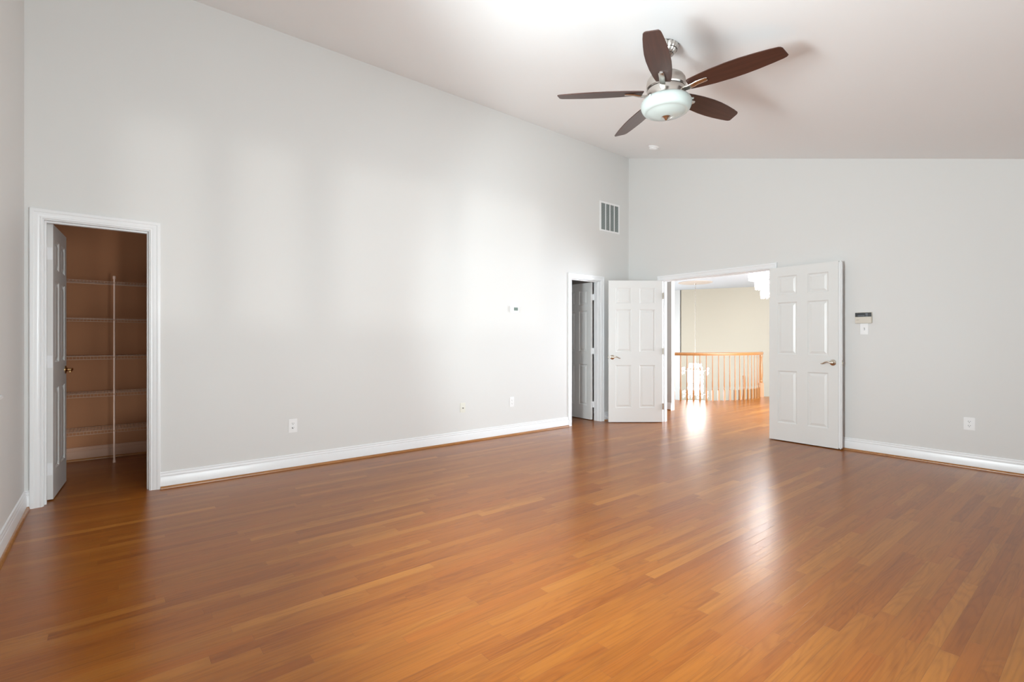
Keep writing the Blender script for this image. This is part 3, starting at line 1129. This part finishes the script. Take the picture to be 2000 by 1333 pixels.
# canopy: gadrooned dome under the slope
p = MB()
seg = 120
prof = [(0.001, 0.03), (0.078, 0.03), (0.078, -0.008), (0.076, -0.020), (0.070, -0.040), (0.058, -0.062), (0.042, -0.080), (0.026, -0.090), (0.017, -0.094), (0.001, -0.094)]
vs = []
for r0, z0 in prof:
    for k in range(seg):
        a = 2 * math.pi * k / seg
        rr = r0 * (1 + (0.10 * abs(math.sin(a * 8)) if z0 < 0.0 and r0 > 0.02 else 0))
        vs.append((rr * math.cos(a), rr * math.sin(a), z0))
fs = []
for i in range(len(prof) - 1):
    for k in range(seg):
        fs.append((i * seg + k, i * seg + (k + 1) % seg, (i + 1) * seg + (k + 1) % seg, (i + 1) * seg + k))
p.add(vs, fs, Matrix.Translation((0, 0, FZ)))
can = p.build('canopy', M['nickel'], fan, smooth=True)
for zz, rr in ((-0.020, 0.0815), (-0.052, 0.069), (-0.078, 0.046)):
    p = MB()
    pts = [(rr * math.cos(2 * math.pi * k / 48), rr * math.sin(2 * math.pi * k / 48), FZ + zz) for k in range(49)]
    p.tube(pts, 0.0022, 6, cap=False)
    p.build('groove', M['nickel_dark'], can, smooth=True)
p = MB()
p.lathe([(0.0125, FZ - 0.08), (0.0125, 2.95)], 20)
p.build('downrod', M['nickel'], fan, smooth=True)
p = MB()
p.lathe([(0.001, 3.000), (0.022, 3.000), (0.024, 2.990), (0.026, 2.978), (0.052, 2.974), (0.056, 2.966), (0.060, 2.958), (0.095, 2.950), (0.112, 2.938), (0.124, 2.918),
         (0.128, 2.890), (0.128, 2.868), (0.122, 2.860), (0.001, 2.860)], 56)
p.build('motor_housing', M['nickel'], fan, smooth=True)
p = MB()
p.lathe([(0.001, 2.860), (0.118, 2.860), (0.118, 2.855), (0.001, 2.855)], 48)
p.build('gap_ring', M['nickel_dark'], fan)
p = MB()
p.lathe([(0.001, 2.855), (0.122, 2.855), (0.124, 2.848), (0.125, 2.800), (0.122, 2.788), (0.001, 2.788)], 56)
p.build('switch_housing', M['nickel'], fan, smooth=True)
p = MB()
p.lathe([(0.110, 2.794), (0.138, 2.794), (0.151, 2.789), (0.160, 2.778), (0.164, 2.763), (0.163, 2.747), (0.157, 2.730), (0.147, 2.716), (0.137, 2.709),
         (0.130, 2.7085), (0.124, 2.7075), (0.112, 2.701), (0.090, 2.691), (0.060, 2.683), (0.030, 2.679), (0.001, 2.678)], 64, cap=False)
bowl = p.build('light_bowl', M['frosted'], fan, smooth=True, angle=60)
bowl['label'] = 'white frosted glass bowl'
p = MB()
p.lathe([(0.001, 2.683), (0.029, 2.683), (0.031, 2.676), (0.022, 2.671), (0.018, 2.667), (0.012, 2.661), (0.006, 2.656), (0.001, 2.655)], 28)
p.build('finial', M['nickel'], fan, smooth=True)
for k in range(3):
    a = R(51.2 - 22 + 120 * k)
    p = MB()
    p.tube([(0.150 * math.cos(a), 0.150 * math.sin(a), 2.776), (0.174 * math.cos(a), 0.174 * math.sin(a), 2.772)], 0.0065, 10)
    p.build('thumb_screw', M['frosted'], fan, smooth=True)


def blade_mesh():
    mb = MB()
    st = [(0.150, 0.046, 0.046), (0.165, 0.052, 0.052), (0.22, 0.060, 0.060), (0.30, 0.069, 0.069), (0.40, 0.076, 0.075), (0.48, 0.077, 0.075),
          (0.56, 0.073, 0.072), (0.64, 0.064, 0.064), (0.690, 0.057, 0.057), (0.706, 0.052, 0.052), (0.716, 0.044, 0.0), ]
    up, lo = [], []
    left = [(0.150, 0.040), (0.153, 0.046), (0.165, 0.050), (0.22, 0.060), (0.30, 0.070), (0.40, 0.076), (0.48, 0.076), (0.56, 0.071), (0.64, 0.062), (0.695, 0.054), (0.712, 0.049), (0.722, 0.040)]
    right = [(0.722, 0.036), (0.708, -0.030), (0.700, -0.042), (0.688, -0.049), (0.64, -0.058), (0.56, -0.068), (0.48, -0.075), (0.40, -0.076), (0.30, -0.070), (0.22, -0.060), (0.165, -0.050), (0.153, -0.046), (0.150, -0.040)]
    poly = left + right
    t = 0.006
    mb.prism([(x, y) for x, y in reversed(poly)], -t / 2, t / 2)
    return mb


b0 = None
for k in range(5):
    ang = R(51.2 + 174.6 - 72 * k)
    pitch = R(-12.5)
    mtx = Matrix.Rotation(ang, 4, 'Z') @ Matrix.Rotation(pitch, 4, 'X')
    if b0 is None:
        b0 = blade_mesh().build('blade', M['blade'], fan)
        bv = b0.modifiers.new('edge', 'BEVEL'); bv.width = 0.0018; bv.segments = 2
        ar = MB()
        ar.bbox((0.105, -0.020, -0.026), (0.165, 0.020, -0.014), 0.004)
        ar.tube([(0.150, 0, -0.020), (0.178, 0, -0.018), (0.21, 0, -0.010), (0.265, 0, -0.006), (0.272, 0, -0.006)], [0.019, 0.019, 0.0185, 0.018, 0.012], 16, flat=0.32)
        a0 = ar.build('blade_arm', M['nickel'], b0, smooth=True)
        bo = b0
    else:
        bo = b0.copy(); COL.objects.link(bo); bo.parent = fan
        ao = a0.copy(); COL.objects.link(ao); ao.parent = bo
    bo.location = (0, 0, BZ + 0.022)
    bo.rotation_euler = mtx.to_euler()

# ------------------------------------------------------------------ closet shelves
SD = 0.30
names = ['topmost', 'second from the top', 'middle', 'second from the bottom', 'lowest']
shelf0 = None
for i, z in enumerate((1.758, 1.398, 1.036, 0.678, 0.322)):
    lab = f'white wire shelf on the closet back wall, {names[i]} of the five'
    if shelf0 is None:
        s = empty('wire_shelf', (CX, 0, z), label=lab, cat='shelf', group='wire shelves in the closet')
        p = MB()
        rw = 0.0030
        for x, zz in ((0.012, 0), (0.10, -0.004), (0.20, -0.004), (SD, 0)):
            p.tube([(x, -1.24, zz), (x, 1.24, zz)], rw, 6)
        n = 98
        for k in range(n):
            y = -1.235 + 2.47 * k / (n - 1)
            p.tube([(0.008, y, 0.003), (SD, y, 0.003), (SD + 0.003, y, 0.0), (SD + 0.003, y, -0.030)], 0.0013, 5)
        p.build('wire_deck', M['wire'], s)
        p = MB()
        p.tube([(SD, -1.24, -0.030), (SD, 1.24, -0.030)], rw, 6)
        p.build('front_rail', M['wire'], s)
        for y in (-1.0, -0.42, 0.42, 1.0):
            p = MB()
            p.bbox((0.001, y - 0.008, -0.012), (0.016, y + 0.008, 0.012), 0.002)
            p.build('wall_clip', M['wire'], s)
        shelf0 = s
    else:
        s = copy_tree(shelf0)
        s.location.z = z
        s['label'] = lab
pl = empty('shelf_support_pole', (CX + SD + 0.016, 0.012, 0), label='thin white pole standing in front of the closet shelves', cat='pole')
p = MB()
p.lathe([(0.0075, 0.004), (0.0075, 1.795)], 16)
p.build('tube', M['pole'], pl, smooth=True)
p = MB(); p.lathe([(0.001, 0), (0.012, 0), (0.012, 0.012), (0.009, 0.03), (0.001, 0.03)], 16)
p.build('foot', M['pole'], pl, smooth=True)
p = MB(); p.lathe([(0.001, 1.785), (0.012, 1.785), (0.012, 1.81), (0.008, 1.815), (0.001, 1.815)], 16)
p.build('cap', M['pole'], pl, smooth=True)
c0 = None
for z in (1.745, 1.385, 1.023, 0.665, 0.309):
    if c0 is None:
        p = MB(); p.bbox((-0.010, -0.010, -0.007), (0.008, 0.010, 0.007), 0.002)
        c0 = p.build('clip', M['wire'], pl)
        c = c0
    else:
        c = c0.copy(); COL.objects.link(c); c.parent = pl
    c.location = (0, 0, z)

# ------------------------------------------------------------------ railing round the stairwell
rail = empty('stair_railing', (STAIR_C[0], STAIR_C[1], 0), label='curved oak railing with turned balusters in the hall beyond the double doors', cat='railing')
ca = 0.8935


def arcp(ph, rad=STAIR_R):
    """point on the landing's curve, relative to the stair centre"""
    X, D = rad * math.sin(ph), -rad * math.cos(ph)
    return Vector((X * cr - D * sr, X * sr + D * cr))


prof = [(-0.022, 0.0), (0.022, 0.0), (0.022, 0.012), (0.030, 0.022), (0.031, 0.040), (0.024, 0.054), (0.010, 0.060), (-0.010, 0.060), (-0.024, 0.054), (-0.031, 0.040), (-0.030, 0.022), (-0.022, 0.012)]
path, frames = [], []
for k in range(61):
    ph = -0.50 + (0.955 + 0.50) * k / 60
    q = arcp(ph)
    nn = q.normalized()
    path.append((q.x, q.y, 0.888))
    frames.append((Vector((nn.x, nn.y, 0)), Vector((0, 0, 1))))
p = MB(); p.sweep(prof, path, frames)
p.build('handrail', M['oak'], rail, smooth=True, angle=45)
# landing nosing
path2 = []
for k in range(61):
    ph = -1.2 + (0.985 + 1.2) * k / 60
    q = arcp(ph, STAIR_R - 0.05)
    path2.append((q.x, q.y, -0.03))
fr2 = []
for k in range(61):
    q = Vector((path2[k][0], path2[k][1])).normalized()
    fr2.append((Vector((q.x, q.y, 0)), Vector((0, 0, 1))))
p = MB(); p.sweep([(-0.02, 0), (0.0, 0), (0.0, 0.0285), (-0.012, 0.0285), (-0.02, 0.02)], path2, fr2)
nose = p.build('nosing', M['oak'], rail)
bal0 = None
phis = [-0.4169 + 0.0729 * k for k in range(19)]
for ph in phis[:18]:
    q = arcp(ph)
    if bal0 is None:
        p = MB()
        p.box((-0.0165, -0.0165, 0.0), (0.0165, 0.0165, 0.205))
        p.lathe([(0.0165, 0.205), (0.012, 0.216), (0.0145, 0.224), (0.0145, 0.232), (0.0105, 0.240), (0.0135, 0.27), (0.0145, 0.31), (0.012, 0.42), (0.0105, 0.60), (0.0092, 0.90)], 12)
        bal0 = p.build('baluster', M['oak'], rail, smooth=True)
        b = bal0
    else:
        b = bal0.copy(); COL.objects.link(b); b.parent = rail
    b.location = (q.x, q.y, 0)
    b.rotation_euler = (0, 0, math.atan2(q.y, q.x))
q = arcp(phis[18] + 0.005)
p = MB()
p.bbox((-0.04, -0.04, 0), (0.04, 0.04, 0.30), 0.003)
p.lathe([(0.040, 0.30), (0.030, 0.315), (0.036, 0.33), (0.036, 0.345), (0.026, 0.36), (0.036, 0.44), (0.038, 0.52), (0.030, 0.70), (0.026, 0.82), (0.032, 0.84), (0.034, 0.86), (0.030, 0.892)], 24)
nw = p.build('newel_post', M['oak'], rail, smooth=True)
nw.location = (q.x, q.y, 0)
nw.rotation_euler = (0, 0, ca)
# post with a ball cap at the left end, mostly behind the hall wall
q = arcp(-0.47)
p = MB()
p.bbox((-0.04, -0.04, 0), (0.04, 0.04, 0.93), 0.003)
p.lathe([(0.030, 0.93), (0.022, 0.945), (0.036, 0.965), (0.042, 0.99), (0.036, 1.015), (0.02, 1.03), (0.001, 1.034)], 24)
nw = p.build('newel_post', M['oak'], rail, smooth=True)
nw.location = (q.x, q.y, 0)
# handrail of the stair going down behind the newel
p = MB()
pts = []
for k in range(14):
    ph = 0.95 - 0.05 * k
    q = arcp(ph, STAIR_R + -0.35 + 0.02 * k)
    pts.append((q.x, q.y, 0.42 - 0.075 * k))
p.tube(pts, 0.028, 10)
p.tube([(pts[0][0], pts[0][1], pts[0][2]), (pts[0][0], pts[0][1], -0.9)], 0.022, 8)
p.build('descending_handrail', M['oak'], rail, smooth=True)

# ------------------------------------------------------------------ chandeliers


def prism_drop(mb, x, y, z, l, r=0.011):
    vs = [(x, y, z), (x + r, y, z - l * .25), (x, y + r, z - l * .25), (x - r, y, z - l * .25), (x, y - r, z - l * .25), (x, y, z - l)]
    mb.add(vs, [(0, 1, 2), (0, 2, 3), (0, 3, 4), (0, 4, 1), (5, 2, 1), (5, 3, 2), (5, 4, 3), (5, 1, 4)])


def tiered_chandelier():
    x, y = W(4.335, 8.2)
    t = empty('flush_chandelier', (x, y, HZ), label='blown-out bright tiered crystal chandelier at the top right of the doorway', cat='chandelier')
    p = MB(); p.lathe([(0.001, 0), (0.20, 0), (0.20, -0.02), (0.001, -0.03)], 40)
    p.build('ceiling_plate', M['chrome'], t, smooth=True)
    for r, z0, z1 in ((0.385, -0.03, -0.32), (0.285, -0.20, -0.48), (0.20, -0.36, -0.63)):
        p = MB()
        pts = [(r * math.cos(2 * math.pi * k / 48), r * math.sin(2 * math.pi * k / 48), z0) for k in range(49)]
        p.tube(pts, 0.006, 6, cap=False)
        rg = p.build('ring', M['chrome'], t, smooth=True)
        p = MB()
        n = int(2 * math.pi * r / 0.026)
        for k in range(n):
            a = 2 * math.pi * k / n
            l = (z0 - z1) / 2
            for m_ in range(2):
                prism_drop(p, r * math.cos(a), r * math.sin(a), z0 - l * m_, l * (0.98 + 0.04 * ((k * 7) % 3)), 0.0135)
        dr = p.build('crystal_drops', M['crystal'], rg)
        dr['kind'] = 'stuff'
    p = MB(); p.lathe([(0.001, -0.03), (0.01, -0.03), (0.01, -0.40), (0.001, -0.40)], 12)
    p.build('stem', M['chrome'], t)
    l = bpy.data.lights.new('chandelier_bulbs', 'POINT')
    l.energy = 48; l.shadow_soft_size = 0.2; l.color = (0.92, 0.97, 1.0)
    lo = bpy.data.objects.new('chandelier_bulbs', l); COL.objects.link(lo); lo.location = (x, y, HZ - 0.75)


tiered_chandelier()


def foyer_chandelier():
    x, y = -6.246, 10.424
    t = empty('hanging_chandelier', (x, y, HZ), label='crystal chandelier on a long chain, glowing white behind the balusters', cat='chandelier')
    p = MB(); p.lathe([(0.001, 0), (0.055, 0), (0.05, -0.012), (0.02, -0.03), (0.008, -0.05), (0.001, -0.05)], 28)
    p.build('canopy', M['nickel'], t, smooth=True)
    # chain
    p = MB()
    z = -0.05
    k = 0
    while z > -1.86:
        ring = []
        for j in range(9):
            a = 2 * math.pi * j / 8
            u, v_ = 0.0085 * math.cos(a), 0.022 * math.sin(a)
            ring.append((u if k % 2 else 0, 0 if k % 2 else u, z - 0.018 + v_))
        p.tube(ring, 0.0028, 5, cap=False)
        z -= 0.034
        k += 1
    p.build('chain', M['nickel'], t)
    zt = -1.90
    p = MB(); p.lathe([(0.001, zt + .04), (0.03, zt + .03), (0.012, zt), (0.02, zt - .05), (0.012, zt - .10), (0.012, zt - .66), (0.03, zt - .69), (0.001, zt - .70)], 20)
    p.build('column', M['chrome'], t, smooth=True)
    for r, zz in ((0.285, zt - 0.10), (0.27, zt - 0.64)):
        for j in range(8):
            a = 2 * math.pi * j / 8
            p = MB()
            p.tube([(0.01 * math.cos(a), 0.01 * math.sin(a), zz - .02), (r * .5 * math.cos(a), r * .5 * math.sin(a), zz - .06), (r * math.cos(a), r * math.sin(a), zz)], 0.005, 6)
            ar_ = p.build('arm', M['chrome'], t, smooth=True)
            for q_, z_, l_, w_ in ((r, .05, .10, .022), (r, -.02 - .035, .07, .016), (r * .6, -.055, .07, .014)):
                p = MB()
                prism_drop(p, q_ * math.cos(a), q_ * math.sin(a), zz + z_, l_, w_)
                p.build('crystal', M['crystal_far'], ar_)
    p = MB()
    n = 44
    for q_ in range(5):
        for k in range(n):
            a = 2 * math.pi * k / n
            r = 0.165
            prism_drop(p, r * math.cos(a), r * math.sin(a), zt - .12 - .105 * q_, .112, .013)
    dr = p.build('crystal_curtain', M['crystal'], t)
    dr['kind'] = 'stuff'
    p = MB()
    for k in range(40):
        a = 2 * math.pi * k / 40
        prism_drop(p, 0.13 * math.cos(a), 0.13 * math.sin(a), zt + .04 - .05 * (k % 2), .07, .010)
    dr = p.build('crown_crystals', M['crystal_far'], t)
    dr['kind'] = 'stuff'
    l = bpy.data.lights.new('foyer_bulbs', 'POINT')
    l.energy = 20; l.shadow_soft_size = 0.3; l.color = (0.92, 0.97, 1.0)
    lo = bpy.data.objects.new('foyer_bulbs', l); COL.objects.link(lo); lo.location = (x, y, HZ - 1.78)


foyer_chandelier()
md = empty('ceiling_medallion', (-6.246, 10.424, HZ), label='round moulded ceiling medallion above the chain of the hanging chandelier', cat='ceiling medallion')
p = MB()
p.lathe([(0.001, 0), (0.37, 0), (0.37, -0.010), (0.34, -0.020), (0.30, -0.014), (0.24, -0.014), (0.20, -0.026), (0.16, -0.018), (0.10, -0.018), (0.06, -0.030), (0.001, -0.030)], 56)
p.build('plaster_rings', M['medal'], md, smooth=True)
